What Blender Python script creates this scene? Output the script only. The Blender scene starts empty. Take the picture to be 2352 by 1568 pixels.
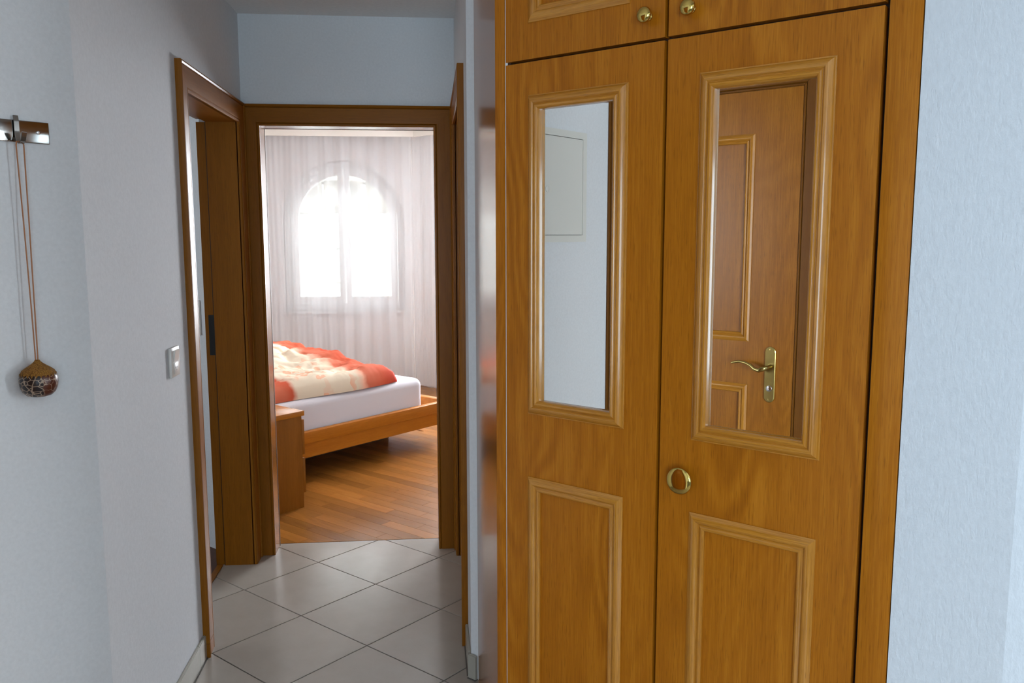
import bpy, bmesh, math, random
from mathutils import Matrix, Vector

S = bpy.context.scene
COL = S.collection
random.seed(4)

# ------------------------------------------------------------------ camera
YAW, PITCH, ROLL, CAM_H, F_PX = 0.0966, 0.1261, -0.0018, 1.5153, 1942.95
fwd = Vector((math.sin(YAW) * math.cos(PITCH), math.cos(YAW) * math.cos(PITCH), -math.sin(PITCH)))
rgt = Vector((math.cos(YAW), -math.sin(YAW), 0))
upv = rgt.cross(fwd)
r2 = rgt * math.cos(ROLL) + upv * math.sin(ROLL)
u2 = upv * math.cos(ROLL) - rgt * math.sin(ROLL)
cam_d = bpy.data.cameras.new('camera')
cam_d.sensor_width = 36.0
cam_d.lens = F_PX / 2352 * 36.0
cam_d.clip_start = 0.02
cam = bpy.data.objects.new('camera', cam_d)
COL.objects.link(cam)
cam.matrix_world = Matrix(((r2.x, u2.x, -fwd.x, 0), (r2.y, u2.y, -fwd.y, 0), (r2.z, u2.z, -fwd.z, CAM_H), (0, 0, 0, 1)))
S.camera = cam

# ------------------------------------------------------------------ world, lights, exposure
w = bpy.data.worlds.new('overcast_sky')
S.world = w
w.use_nodes = True
bgn = w.node_tree.nodes['Background']
bgn.inputs[0].default_value = (0.93, 0.97, 1.0, 1)
bgn.inputs[1].default_value = 4.0

def area(name, loc, target, sx, sy, power, color):
    d = bpy.data.lights.new(name, 'AREA')
    d.shape = 'RECTANGLE'; d.size = sx; d.size_y = sy; d.energy = power; d.color = color
    o = bpy.data.objects.new(name, d); COL.objects.link(o)
    o.location = loc
    o.rotation_euler = (Vector(target) - Vector(loc)).to_track_quat('-Z', 'Y').to_euler()
    return o

area('window_daylight_east', (4.17, 0.66, 1.2), (0, 0.66, 1.2), 1.1, 1.75, 205, (0.80, 0.91, 1.0))
area('window_daylight_south', (-0.05, -3.47, 1.2), (-0.05, 0, 1.2), 2.1, 1.75, 59, (0.49, 0.77, 1.0))
area('bedroom_daylight_arch', (-0.84, 10.6, 3.6), (-0.84, 8.5, 1.3), 3.2, 1.8, 420, (0.93, 0.97, 1.0))
area('bedroom_daylight_bay', (1.03, 8.0, 1.5), (-2.0, 4.9, 1.0), 1.0, 1.35, 340, (0.88, 0.94, 1.0))

S.view_settings.view_transform = 'Standard'
S.view_settings.look = 'None'
S.view_settings.gamma = 1.0
S.view_settings.use_curve_mapping = False
S.view_settings.exposure = 0.0
S.cycles.use_denoising = True
S.cycles.sample_clamp_indirect = 8.0

# ------------------------------------------------------------------ frames of reference
WA = -0.7687
Ux, Uy = math.cos(WA), math.sin(WA)
RZ = Matrix.Rotation(WA, 4, 'Z')
def un(u, n, z=0.0):
    "a point given along the wardrobe front (u), into it (n) and up"
    return Vector((u * Ux - n * Uy, u * Uy + n * Ux, z))
W0 = Vector((0.1719, 2.2099, 0))
UW, NW = -1.4127, 1.7080            # wardrobe origin in u, n
H = 2.483
YF, XL, XR = 3.9824, -0.8297, 0.1237
CT = 0.0233
OL, OR_, DH, CTOP = -0.7504, 0.0269, 2.0, 2.0937

# ------------------------------------------------------------------ materials
def new_mat(name):
    m = bpy.data.materials.new(name); m.use_nodes = True
    nt = m.node_tree
    return m, nt, nt.nodes['Principled BSDF'], nt.links.new

def node(nt, typ, **kw):
    n = nt.nodes.new(typ)
    for k, v in kw.items():
        if hasattr(n, k): setattr(n, k, v)
        else: n.inputs[k].default_value = v
    return n

def math_n(nt, op, a=None, b=None):
    n = nt.nodes.new('ShaderNodeMath'); n.operation = op
    for i, v in enumerate((a, b)):
        if v is None: continue
        if isinstance(v, (int, float)): n.inputs[i].default_value = v
        else: nt.links.new(v, n.inputs[i])
    return n.outputs[0]

def ramp(nt, fac, stops):
    r = nt.nodes.new('ShaderNodeValToRGB')
    e = r.color_ramp.elements
    while len(e) > 1: e.remove(e[-1])
    e[0].position = stops[0][0]; e[0].color = (*stops[0][1], 1)
    for p, c in stops[1:]:
        x = e.new(p); x.color = (*c, 1)
    nt.links.new(fac, r.inputs[0])
    return r.outputs[0]

def mixc(nt, fac, a, b, mode='MIX'):
    n = nt.nodes.new('ShaderNodeMix'); n.data_type = 'RGBA'; n.blend_type = mode
    for sock, v in ((n.inputs['Factor'], fac), (n.inputs['A'], a), (n.inputs['B'], b)):
        if isinstance(v, (int, float)): sock.default_value = v
        elif isinstance(v, tuple): sock.default_value = (*v, 1)
        else: nt.links.new(v, sock)
    return n.outputs['Result']

def plain(name, col, rough=0.5, metal=0.0, spec=0.5, coat=0.0):
    m, nt, b, L = new_mat(name)
    b.inputs['Base Color'].default_value = (*col, 1)
    b.inputs['Roughness'].default_value = rough
    b.inputs['Metallic'].default_value = metal
    b.inputs['Specular IOR Level'].default_value = spec
    b.inputs['Coat Weight'].default_value = coat
    return m

def plaster(name, col, scale=90, strength=0.25, stretch=(1, 1, 1), rough=0.85):
    m, nt, b, L = new_mat(name)
    tc = node(nt, 'ShaderNodeTexCoord')
    mp = node(nt, 'ShaderNodeMapping'); mp.inputs['Scale'].default_value = stretch
    L(tc.outputs['Object'], mp.inputs[0])
    n1 = node(nt, 'ShaderNodeTexNoise', Scale=scale, Detail=4.0, Roughness=0.6); L(mp.outputs[0], n1.inputs['Vector'])
    n2 = node(nt, 'ShaderNodeTexNoise', Scale=3.0, Detail=2.0); L(tc.outputs['Object'], n2.inputs['Vector'])
    c = mixc(nt, n1.outputs[0], tuple(x * 0.90 for x in col), tuple(min(1, x * 1.08) for x in col))
    c2 = mixc(nt, math_n(nt, 'MULTIPLY', n2.outputs[0], 0.10), c, tuple(x * 0.8 for x in col))
    L(c2, b.inputs['Base Color'])
    bp = node(nt, 'ShaderNodeBump', Strength=strength, Distance=0.002)
    L(n1.outputs[0], bp.inputs['Height']); L(bp.outputs[0], b.inputs['Normal'])
    b.inputs['Roughness'].default_value = rough
    b.inputs['Specular IOR Level'].default_value = 0.25
    return m

def wood(name, axis, dark, mid, light, rough=0.33, arch=1.0, grain=1.0, spec=0.22, relief=0.10):
    "lacquered veneer; grain runs along the object's local axis (0 x, 1 y, 2 z)"
    m, nt, b, L = new_mat(name)
    tc = node(nt, 'ShaderNodeTexCoord')
    oi = node(nt, 'ShaderNodeObjectInfo')
    off = node(nt, 'ShaderNodeCombineXYZ')
    r10 = math_n(nt, 'MULTIPLY', oi.outputs['Random'], 7.0)
    for i in range(3): L(r10, off.inputs[i])
    add = node(nt, 'ShaderNodeVectorMath'); add.operation = 'ADD'
    L(tc.outputs['Object'], add.inputs[0]); L(off.outputs[0], add.inputs[1])
    def stretched(across, along):
        s = [across] * 3; s[axis] = along
        mp = node(nt, 'ShaderNodeMapping'); mp.inputs['Scale'].default_value = s
        L(add.outputs[0], mp.inputs[0]); return mp.outputs[0]
    # cathedral figure: contour bands of a slow, stretched noise
    nb = node(nt, 'ShaderNodeTexNoise', Scale=1.0, Detail=1.5, Roughness=0.45); L(stretched(4.6, 1.25), nb.inputs['Vector'])
    nw = node(nt, 'ShaderNodeTexNoise', Scale=1.0, Detail=2.0); L(stretched(40, 4.0), nw.inputs['Vector'])
    ph = math_n(nt, 'ADD', math_n(nt, 'MULTIPLY', nb.outputs[0], 92.0), math_n(nt, 'MULTIPLY', nw.outputs[0], 2.6))
    band = math_n(nt, 'ADD', math_n(nt, 'MULTIPLY', math_n(nt, 'SINE', ph), 0.5), 0.5)
    # the figure shows in some strips of the veneer only; elsewhere the grain is straight
    nm = node(nt, 'ShaderNodeTexNoise', Scale=1.0, Detail=1.0); L(stretched(5.0, 0.25), nm.inputs['Vector'])
    fig = ramp(nt, nm.outputs[0], [(0.42, (0.12, 0.12, 0.12)), (0.60, (1, 1, 1))])
    band = math_n(nt, 'ADD', math_n(nt, 'MULTIPLY', math_n(nt, 'SUBTRACT', band, 0.5), fig), 0.5)
    # fibres and pores
    nf = node(nt, 'ShaderNodeTexNoise', Scale=1.0, Detail=3.0, Roughness=0.65); L(stretched(330, 7.0), nf.inputs['Vector'])
    npo = node(nt, 'ShaderNodeTexNoise', Scale=1.0, Detail=1.0); L(stretched(620, 26.0), npo.inputs['Vector'])
    ns = node(nt, 'ShaderNodeTexNoise', Scale=1.0, Detail=2.0); L(stretched(16, 0.7), ns.inputs['Vector'])
    f = math_n(nt, 'ADD', math_n(nt, 'MULTIPLY', band, 0.27 * arch), math_n(nt, 'MULTIPLY', nf.outputs[0], 0.75 * grain))
    f = math_n(nt, 'ADD', f, math_n(nt, 'MULTIPLY', ns.outputs[0], 0.38))
    f = math_n(nt, 'ADD', f, 0.5 - (0.135 * arch + 0.375 * grain + 0.19))
    c = ramp(nt, f, [(0.22, dark), (0.5, mid), (0.8, light)])
    pore = ramp(nt, npo.outputs[0], [(0.60, (0, 0, 0)), (0.72, (1, 1, 1))])
    c = mixc(nt, math_n(nt, 'MULTIPLY', pore, 0.45 * grain), c, tuple(x * 0.55 for x in dark))
    L(c, b.inputs['Base Color'])
    b.inputs['Roughness'].default_value = rough
    b.inputs['Specular IOR Level'].default_value = spec
    bp = node(nt, 'ShaderNodeBump', Strength=relief, Distance=0.0006)
    L(nf.outputs[0], bp.inputs['Height']); L(bp.outputs[0], b.inputs['Normal'])
    return m

OAK = ((0.335, 0.100, 0.0035), (0.435, 0.139, 0.005), (0.56, 0.205, 0.013))
OAKM = ((0.36, 0.13, 0.010), (0.52, 0.21, 0.022), (0.68, 0.32, 0.05))
FRM = ((0.185, 0.060, 0.004), (0.255, 0.088, 0.006), (0.33, 0.125, 0.012))
oak_v = wood('oak_veneer', 2, *OAK)
oak_h = wood('oak_veneer_cross', 0, *OAK)
oakm_v = wood('oak_moulding', 2, *OAKM, rough=0.15, arch=0.25, spec=0.6)
oakm_h = wood('oak_moulding_cross', 0, *OAKM, rough=0.15, arch=0.25, spec=0.6)
frm_v = wood('frame_oak', 2, *FRM, rough=0.36, arch=0.5, grain=0.7, spec=0.13)
frm_x = wood('frame_oak_x', 0, *FRM, rough=0.36, arch=0.3, grain=0.7, spec=0.13)
frm_y = wood('frame_oak_y', 1, *FRM, rough=0.36, arch=0.3, grain=0.7, spec=0.13)
reflect_dark = wood('dark_reflection_wood', 2, (0.05, 0.018, 0.004), (0.08, 0.03, 0.006), (0.11, 0.043, 0.01), rough=0.4, arch=0.4)  # wood of the unseen panel added to darken the rail's reflection
edge_brown = plain('door_edge_brown', (0.055, 0.024, 0.010), 0.6)
BED = ((0.31, 0.095, 0.006), (0.42, 0.138, 0.010), (0.52, 0.185, 0.018))
bed_wood = wood('beech_veneer', 1, *BED, rough=0.4, arch=0.5, grain=0.6)
bed_wood_z = wood('beech_veneer_upright', 2, *BED, rough=0.4, arch=0.4, grain=0.6)
plank_mats = [wood('parquet_%d' % i, 0, tuple(x * k for x in (0.185, 0.066, 0.010)), tuple(x * k for x in (0.26, 0.098, 0.016)),
                   tuple(x * k for x in (0.32, 0.13, 0.024)), rough=0.27, arch=0.4, grain=0.6) for i, k in enumerate((0.78, 0.95, 1.08, 1.25))]
dark_floor = wood('dark_floor', 1, (0.05, 0.015, 0.006), (0.08, 0.024, 0.009), (0.11, 0.035, 0.013), rough=0.4)

white_wall = plaster('white_plaster', (0.77, 0.79, 0.81))
rough_wall = plaster('rough_white_plaster', (0.76, 0.79, 0.83), scale=75, strength=1.0, stretch=(1.5, 1.5, 0.7))
hall_wall = plaster('hall_plaster', (0.76, 0.79, 0.81), scale=110, strength=0.3)
ceil_mat = plaster('ceiling_plaster', (0.88, 0.88, 0.87), scale=60, strength=0.1)
bed_wall = plaster('bedroom_plaster', (0.84, 0.82, 0.79))
grout = plain('grout', (0.095, 0.085, 0.075), 0.8)
white_lacquer = plain('white_lacquer', (0.80, 0.80, 0.78), 0.35)
valance_mat = plain('valance_cream', (0.84, 0.80, 0.73), 0.5)
carcass_white = plain('carcass_white', (0.82, 0.86, 0.90), 0.4)
panel_cream = plain('panel_cream', (0.74, 0.75, 0.70), 0.45)
panel_gap = plain('panel_shadow_gap', (0.12, 0.12, 0.11), 0.7)
switch_white = plain('switch_plastic', (0.76, 0.72, 0.67), 0.3)
switch_dark = plain('switch_contact_dark', (0.03, 0.02, 0.02), 0.5)
brass = plain('polished_brass', (0.60, 0.43, 0.12), 0.09, 1.0)
brass_dull = plain('aged_brass', (0.46, 0.36, 0.12), 0.22, 1.0)
steel = plain('brushed_steel', (0.30, 0.28, 0.26), 0.14, 1.0)
chrome = plain('bright_steel', (0.75, 0.75, 0.76), 0.12, 1.0)
mirror_mat = plain('mirror_silver', (0.90, 0.92, 0.92), 0.0, 1.0)
black_metal = plain('dark_strike_metal', (0.02, 0.02, 0.02), 0.4, 0.6)
sheet_mat = plain('grey_sheet', (0.66, 0.63, 0.67), 0.8)
cord_mat = plain('orange_cord', (0.42, 0.19, 0.09), 0.7)

def tile_material(name, base):
    m, nt, b, L = new_mat(name)
    tc = node(nt, 'ShaderNodeTexCoord'); oi = node(nt, 'ShaderNodeObjectInfo')
    n1 = node(nt, 'ShaderNodeTexNoise', Scale=9.0, Detail=5.0, Roughness=0.6); L(tc.outputs['Object'], n1.inputs['Vector'])
    n2 = node(nt, 'ShaderNodeTexNoise', Scale=140.0, Detail=2.0); L(tc.outputs['Object'], n2.inputs['Vector'])
    c = mixc(nt, n1.outputs[0], tuple(x * 0.90 for x in base), tuple(min(1, x * 1.10) for x in base))
    spk = ramp(nt, n2.outputs[0], [(0.66, (0, 0, 0)), (0.74, (1, 1, 1))])
    c = mixc(nt, math_n(nt, 'MULTIPLY', spk, 0.15), c, tuple(x * 0.6 for x in base))
    rnd = math_n(nt, 'ADD', math_n(nt, 'MULTIPLY', oi.outputs['Random'], 0.08), 0.94)
    hs = node(nt, 'ShaderNodeHueSaturation'); L(c, hs.inputs['Color']); L(rnd, hs.inputs['Value'])
    L(hs.outputs[0], b.inputs['Base Color'])
    b.inputs['Roughness'].default_value = 0.20
    b.inputs['Specular IOR Level'].default_value = 0.28
    return m
tile_mat = tile_material('floor_tile', (0.375, 0.335, 0.295))
skirt_mat = tile_material('skirting_tile', (0.40, 0.38, 0.325))

def curtain_material():
    m, nt, b, L = new_mat('sheer_curtain')
    out = nt.nodes['Material Output']; nt.nodes.remove(b)
    tr = node(nt, 'ShaderNodeBsdfTransparent'); tr.inputs[0].default_value = (0.97, 0.97, 0.98, 1)
    tl = node(nt, 'ShaderNodeBsdfTranslucent'); tl.inputs[0].default_value = (0.86, 0.86, 0.88, 1)
    df = node(nt, 'ShaderNodeBsdfDiffuse'); df.inputs[0].default_value = (0.86, 0.86, 0.885, 1)
    m1 = node(nt, 'ShaderNodeMixShader'); m1.inputs[0].default_value = 0.5
    L(tl.outputs[0], m1.inputs[1]); L(df.outputs[0], m1.inputs[2])
    m2 = node(nt, 'ShaderNodeMixShader'); m2.inputs[0].default_value = 0.50
    L(tr.outputs[0], m2.inputs[1]); L(m1.outputs[0], m2.inputs[2])
    L(m2.outputs[0], out.inputs[0])
    return m
curtain_mat = curtain_material()

def glass_material():
    m, nt, b, L = new_mat('window_glass')
    out = nt.nodes['Material Output']; nt.nodes.remove(b)
    tr = node(nt, 'ShaderNodeBsdfTransparent'); tr.inputs[0].default_value = (0.95, 0.97, 0.96, 1)
    gl = node(nt, 'ShaderNodeBsdfGlossy'); gl.inputs['Roughness'].default_value = 0.0
    fr = node(nt, 'ShaderNodeFresnel', IOR=1.45)
    m1 = node(nt, 'ShaderNodeMixShader')
    L(fr.outputs[0], m1.inputs[0]); L(tr.outputs[0], m1.inputs[1]); L(gl.outputs[0], m1.inputs[2]); L(m1.outputs[0], out.inputs[0])
    return m
glass_mat = glass_material()

def duvet_material():
    "printed cotton: coral ends, a cream field with coral leaf shapes; local y runs from bed head to foot"
    m, nt, b, L = new_mat('duvet_print')
    tc = node(nt, 'ShaderNodeTexCoord')
    sp = node(nt, 'ShaderNodeSeparateXYZ'); L(tc.outputs['Object'], sp.inputs[0])
    nz = node(nt, 'ShaderNodeTexNoise', Scale=7.0, Detail=3.0); L(tc.outputs['Object'], nz.inputs['Vector'])
    y = math_n(nt, 'ADD', sp.outputs[1], math_n(nt, 'MULTIPLY', math_n(nt, 'SUBTRACT', nz.outputs[0], 0.5), 0.16))
    y = math_n(nt, 'DIVIDE', y, 2.2)
    cream = (0.70, 0.585, 0.445); coral = (0.52, 0.085, 0.038); red = (0.42, 0.010, 0.005); pink = (0.57, 0.145, 0.08)
    base = ramp(nt, y, [(0.0, coral), (0.315, pink), (0.345, coral), (0.365, cream), (0.575, cream), (0.60, (0.80, 0.40, 0.28)), (0.62, pink), (0.70, coral), (0.76, red), (1.0, red)])
    vo = node(nt, 'ShaderNodeTexVoronoi', Scale=15.0); vo.feature = 'F1'; vo.voronoi_dimensions = '2D'
    mp = node(nt, 'ShaderNodeMapping'); mp.inputs['Scale'].default_value = (1.0, 0.8, 1.0)
    nv = node(nt, 'ShaderNodeTexNoise', Scale=14.0); L(tc.outputs['Object'], nv.inputs['Vector'])
    av = node(nt, 'ShaderNodeVectorMath'); av.operation = 'MULTIPLY_ADD'
    L(nv.outputs['Color'], av.inputs[0]); av.inputs[1].default_value = (0.10, 0.10, 0.10); L(tc.outputs['Object'], av.inputs[2])
    L(av.outputs[0], mp.inputs[0]); L(mp.outputs[0], vo.inputs['Vector'])
    leaf = ramp(nt, vo.outputs['Distance'], [(0.0, (1, 1, 1)), (0.30, (1, 1, 1)), (0.36, (0, 0, 0))])
    field = ramp(nt, y, [(0.37, (0, 0, 0)), (0.40, (1, 1, 1)), (0.55, (1, 1, 1)), (0.58, (0, 0, 0))])
    sel = node(nt, 'ShaderNodeSeparateColor'); L(vo.outputs['Color'], sel.inputs[0])
    keep = ramp(nt, sel.outputs[0], [(0.40, (0, 0, 0)), (0.45, (1, 1, 1))])
    msk = math_n(nt, 'MULTIPLY', math_n(nt, 'MULTIPLY', math_n(nt, 'MULTIPLY', leaf, keep), field), 0.6)
    L(mixc(nt, msk, base, (0.74, 0.28, 0.15)), b.inputs['Base Color'])
    b.inputs['Roughness'].default_value = 0.8
    b.inputs['Specular IOR Level'].default_value = 0.1
    return m
duvet_mat = duvet_material()

def gourd_material():
    "carved and stained gourd shell: dark brown ground, cream incised lines"
    m, nt, b, L = new_mat('carved_gourd')
    tc = node(nt, 'ShaderNodeTexCoord')
    mp = node(nt, 'ShaderNodeMapping'); mp.inputs['Scale'].default_value = (1, 1, 1.35)
    L(tc.outputs['Object'], mp.inputs[0])
    v1 = node(nt, 'ShaderNodeTexVoronoi', Scale=72.0); v1.feature = 'DISTANCE_TO_EDGE'; L(mp.outputs[0], v1.inputs['Vector'])
    v2 = node(nt, 'ShaderNodeTexVoronoi', Scale=48.0); v2.feature = 'DISTANCE_TO_EDGE'
    nz = node(nt, 'ShaderNodeTexNoise', Scale=40.0); L(tc.outputs['Object'], nz.inputs['Vector'])
    av = node(nt, 'ShaderNodeVectorMath'); av.operation = 'MULTIPLY_ADD'
    L(nz.outputs['Color'], av.inputs[0]); av.inputs[1].default_value = (0.03, 0.03, 0.03); L(tc.outputs['Object'], av.inputs[2])
    L(av.outputs[0], v2.inputs['Vector'])
    sx = node(nt, 'ShaderNodeSeparateXYZ'); L(av.outputs[0], sx.inputs[0])
    sel = ramp(nt, math_n(nt, 'ADD', math_n(nt, 'MULTIPLY', sx.outputs[1], 10.0), 0.42), [(0.47, (0, 0, 0)), (0.50, (1, 1, 1))])
    l1 = ramp(nt, v1.outputs[0], [(0.03, (1, 1, 1)), (0.08, (0, 0, 0))])
    l2 = ramp(nt, v2.outputs[0], [(0.012, (1, 1, 1)), (0.035, (0, 0, 0))])
    line = mixc(nt, sel, l1, l2)
    ground = mixc(nt, sel, (0.014, 0.008, 0.009), (0.085, 0.018, 0.006))
    L(mixc(nt, math_n(nt, 'MULTIPLY', line, 0.8), ground, (0.48, 0.36, 0.26)), b.inputs['Base Color'])
    b.inputs['Roughness'].default_value = 0.35
    return m
gourd_mat = gourd_material()

def crochet_material():
    m, nt, b, L = new_mat('ochre_crochet')
    tc = node(nt, 'ShaderNodeTexCoord')
    v = node(nt, 'ShaderNodeTexVoronoi', Scale=330.0); L(tc.outputs['Object'], v.inputs['Vector'])
    L(ramp(nt, v.outputs['Distance'], [(0.15, (0.36, 0.17, 0.022)), (0.8, (0.16, 0.065, 0.008))]), b.inputs['Base Color'])
    bp = node(nt, 'ShaderNodeBump', Strength=0.8, Distance=0.001); bp.invert = True
    L(v.outputs['Distance'], bp.inputs['Height']); L(bp.outputs[0], b.inputs['Normal'])
    b.inputs['Roughness'].default_value = 0.9
    return m
crochet_mat = crochet_material()

# ------------------------------------------------------------------ mesh helpers
def link(name, me, mat, parent=None, M=None, kind=None, label=None, cat=None, group=None):
    o = bpy.data.objects.new(name, me); COL.objects.link(o)
    if mat is not None and not me.materials:
        me.materials.append(mat)
    if parent is not None: o.parent = parent
    if M is not None: o.matrix_local = M
    tag(o, label, cat, group, kind)
    return o

def tag(o, label=None, cat=None, group=None, kind=None):
    for k, v in (('label', label), ('category', cat), ('group', group), ('kind', kind)):
        if v: o[k] = v
    return o

def finish(bm, smooth=None):
    bmesh.ops.remove_doubles(bm, verts=bm.verts, dist=1e-6)
    bmesh.ops.recalc_face_normals(bm, faces=bm.faces)
    me = bpy.data.meshes.new('m'); bm.to_mesh(me); bm.free()
    if smooth:
        for p in me.polygons: p.use_smooth = True
        me.set_sharp_from_angle(angle=math.radians(smooth))
    return me

def add_box(bm, x0, x1, y0, y1, z0, z1, bevel=0.0):
    vs = [bm.verts.new((x, y, z)) for z in (z0, z1) for x, y in ((x0, y0), (x1, y0), (x1, y1), (x0, y1))]
    fs = [bm.faces.new([vs[i] for i in q]) for q in ((3, 2, 1, 0), (4, 5, 6, 7), (0, 1, 5, 4), (1, 2, 6, 5), (2, 3, 7, 6), (3, 0, 4, 7))]
    if bevel:
        es = list({e for f in fs for e in f.edges})
        bmesh.ops.bevel(bm, geom=es, offset=bevel, segments=2, profile=0.5, affect='EDGES')

def box(name, mat, x0, x1, y0, y1, z0, z1, parent=None, bevel=0.0, **kw):
    bm = bmesh.new()
    add_box(bm, min(x0, x1), max(x0, x1), min(y0, y1), max(y0, y1), z0, z1, bevel)
    return link(name, finish(bm, 40 if bevel else None), mat, parent, **kw)

def add_prism(bm, pts, z0, z1):
    lo = [bm.verts.new((p[0], p[1], z0)) for p in pts]
    hi = [bm.verts.new((p[0], p[1], z1)) for p in pts]
    bm.faces.new(lo[::-1]); bm.faces.new(hi)
    n = len(pts)
    for i in range(n):
        bm.faces.new((lo[i], lo[(i + 1) % n], hi[(i + 1) % n], hi[i]))

def prism(name, mat, pts, z0, z1, parent=None, **kw):
    bm = bmesh.new(); add_prism(bm, pts, z0, z1)
    return link(name, finish(bm), mat, parent, **kw)

def add_sweep(bm, prof, start, end, place):
    """sweep a profile [(t, h)] along s; start(t), end(t) give s at both (mitred) ends; place(t, h, s) -> point"""
    a = [bm.verts.new(place(t, h, start(t))) for t, h in prof]
    b = [bm.verts.new(place(t, h, end(t))) for t, h in prof]
    n = len(prof)
    for i in range(n):
        j = (i + 1) % n
        bm.faces.new((a[i], a[j], b[j], b[i]))
    bm.faces.new(a[::-1]); bm.faces.new(b)

def sweep(name, mat, prof, start, end, place, parent=None, **kw):
    bm = bmesh.new(); add_sweep(bm, prof, start, end, place)
    return link(name, finish(bm, 32), mat, parent, **kw)

def add_lathe(bm, prof, segs, place):
    "prof [(radius, axial)]; place(x, y, a) -> point with a along the axis"
    rings = []
    for r, a in prof:
        if r < 1e-6: rings.append([bm.verts.new(place(0, 0, a))])
        else: rings.append([bm.verts.new(place(r * math.cos(2 * math.pi * k / segs), r * math.sin(2 * math.pi * k / segs), a)) for k in range(segs)])
    for A, B in zip(rings, rings[1:]):
        for k in range(segs):
            k2 = (k + 1) % segs
            if len(A) == 1 and len(B) == 1: continue
            if len(A) == 1: bm.faces.new((A[0], B[k], B[k2]))
            elif len(B) == 1: bm.faces.new((A[k], A[k2], B[0]))
            else: bm.faces.new((A[k], A[k2], B[k2], B[k]))

def lathe(name, mat, prof, segs, place, parent=None, smooth=40, **kw):
    bm = bmesh.new(); add_lathe(bm, prof, segs, place)
    return link(name, finish(bm, smooth), mat, parent, **kw)

def add_tube(bm, pts, rad, segs=10, flat=None):
    "tube along points; rad may be a list; flat=(axis vector, factor) squashes the section"
    pts = [Vector(p) for p in pts]
    rings = []
    ref = Vector((0, 0, 1))
    for i, p in enumerate(pts):
        d = (pts[min(i + 1, len(pts) - 1)] - pts[max(i - 1, 0)]).normalized()
        if abs(d.dot(ref)) > 0.95: rf = Vector((1, 0, 0))
        else: rf = ref
        a = d.cross(rf).normalized(); b_ = a.cross(d)
        r = rad[i] if isinstance(rad, (list, tuple)) else rad
        ring = []
        for k in range(segs):
            t = 2 * math.pi * k / segs
            off = a * (r * math.cos(t)) + b_ * (r * math.sin(t))
            ring.append(bm.verts.new(p + off))
        rings.append(ring)
    for A, B in zip(rings, rings[1:]):
        for k in range(segs):
            bm.faces.new((A[k], A[(k + 1) % segs], B[(k + 1) % segs], B[k]))
    bm.faces.new(rings[0][::-1]); bm.faces.new(rings[-1])

def tube(name, mat, pts, rad, parent=None, segs=10, **kw):
    bm = bmesh.new(); add_tube(bm, pts, rad, segs)
    return link(name, finish(bm, 50), mat, parent, **kw)

def thing(name, label, cat, M=None, group=None, kind=None):
    o = bpy.data.objects.new(name, None); COL.objects.link(o)
    o.empty_display_size = 0.1
    if M is not None: o.matrix_world = M
    return tag(o, label, cat, group, kind)

def clip(poly, nx, ny, c):
    "keep the part of a polygon where nx*x + ny*y <= c"
    out = []
    for i in range(len(poly)):
        a, b = poly[i], poly[(i + 1) % len(poly)]
        da, db = nx * a[0] + ny * a[1] - c, nx * b[0] + ny * b[1] - c
        if da <= 0: out.append(a)
        if da * db < 0:
            t = da / (da - db); out.append((a[0] + (b[0] - a[0]) * t, a[1] + (b[1] - a[1]) * t))
    return out

# ================================================================== structure
ST = 'structure'
def v2(p): return (p.x, p.y)
TH = 4.117                                   # line where tiles meet the bedroom parquet

# --- floors
floor = prism('floor', grout, [(-3.0, -3.7), (4.5, -3.7), (4.5, 3.2), (0.6, TH), (-0.9, TH), (-0.975, 4.05), (-0.975, 2.2), (-3.0, 2.2)], -0.12, -0.004, kind=ST)
floor_bedroom = prism('floor_bedroom', plank_mats[1], [(-0.9, TH), (0.6, TH), (3.6, TH), (3.6, 9.0), (-4.2, 9.0), (-4.2, 6.5)], -0.12, -0.004, kind=ST)
prism('floor_side_room', dark_floor, [(-3.0, 2.2), (-0.975, 2.2), (-0.975, 4.05), (-3.0, 6.0)], -0.12, 0.0, kind=ST)

# diagonal floor tiles
PIT, GAP = 0.3953, 0.0042
ta = math.pi / 4 + 0.0046
e2 = (math.cos(ta), math.sin(ta)); e1 = (math.sin(ta), -math.cos(ta))
T0 = (-0.5325, 3.2947)
def hall_inside(x, y):
    u = x * Ux + y * Uy; n = -x * Uy + y * Ux
    if y > 2.2: return -1.2 < x < 0.35 and y < 4.4
    return -2.35 < u < 0.6 and -0.2 < n < 2.1
for i in range(-6, 14):
    for j in range(-9, 9):
        cx = T0[0] + PIT * ((i + .5) * e1[0] + (j + .5) * e2[0]); cy = T0[1] + PIT * ((i + .5) * e1[1] + (j + .5) * e2[1])
        if not hall_inside(cx, cy): continue
        hp = PIT / 2 - GAP / 2
        q = [(cx + hp * (a * e1[0] + b * e2[0]), cy + hp * (a * e1[1] + b * e2[1])) for a, b in ((-1, -1), (1, -1), (1, 1), (-1, 1))]
        q = clip(q, 0, 1, TH - 0.003)
        if cy > 2.2: q = clip(q, -1, 0, 0.974)
        if len(q) < 3: continue
        mx = sum(p[0] for p in q) / len(q); my = sum(p[1] for p in q) / len(q)
        bm = bmesh.new()
        add_prism(bm, [(p[0] - mx, p[1] - my) for p in q], -0.004, 0.0)
        bmesh.ops.recalc_face_normals(bm, faces=bm.faces)
        top = [f for f in bm.faces if f.normal.z > 0.9][0]
        bmesh.ops.bevel(bm, geom=list(top.edges), offset=0.0009, segments=1, affect='EDGES')
        link('tile', finish(bm), tile_mat, floor, M=Matrix.Translation((mx, my, 0)))

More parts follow.
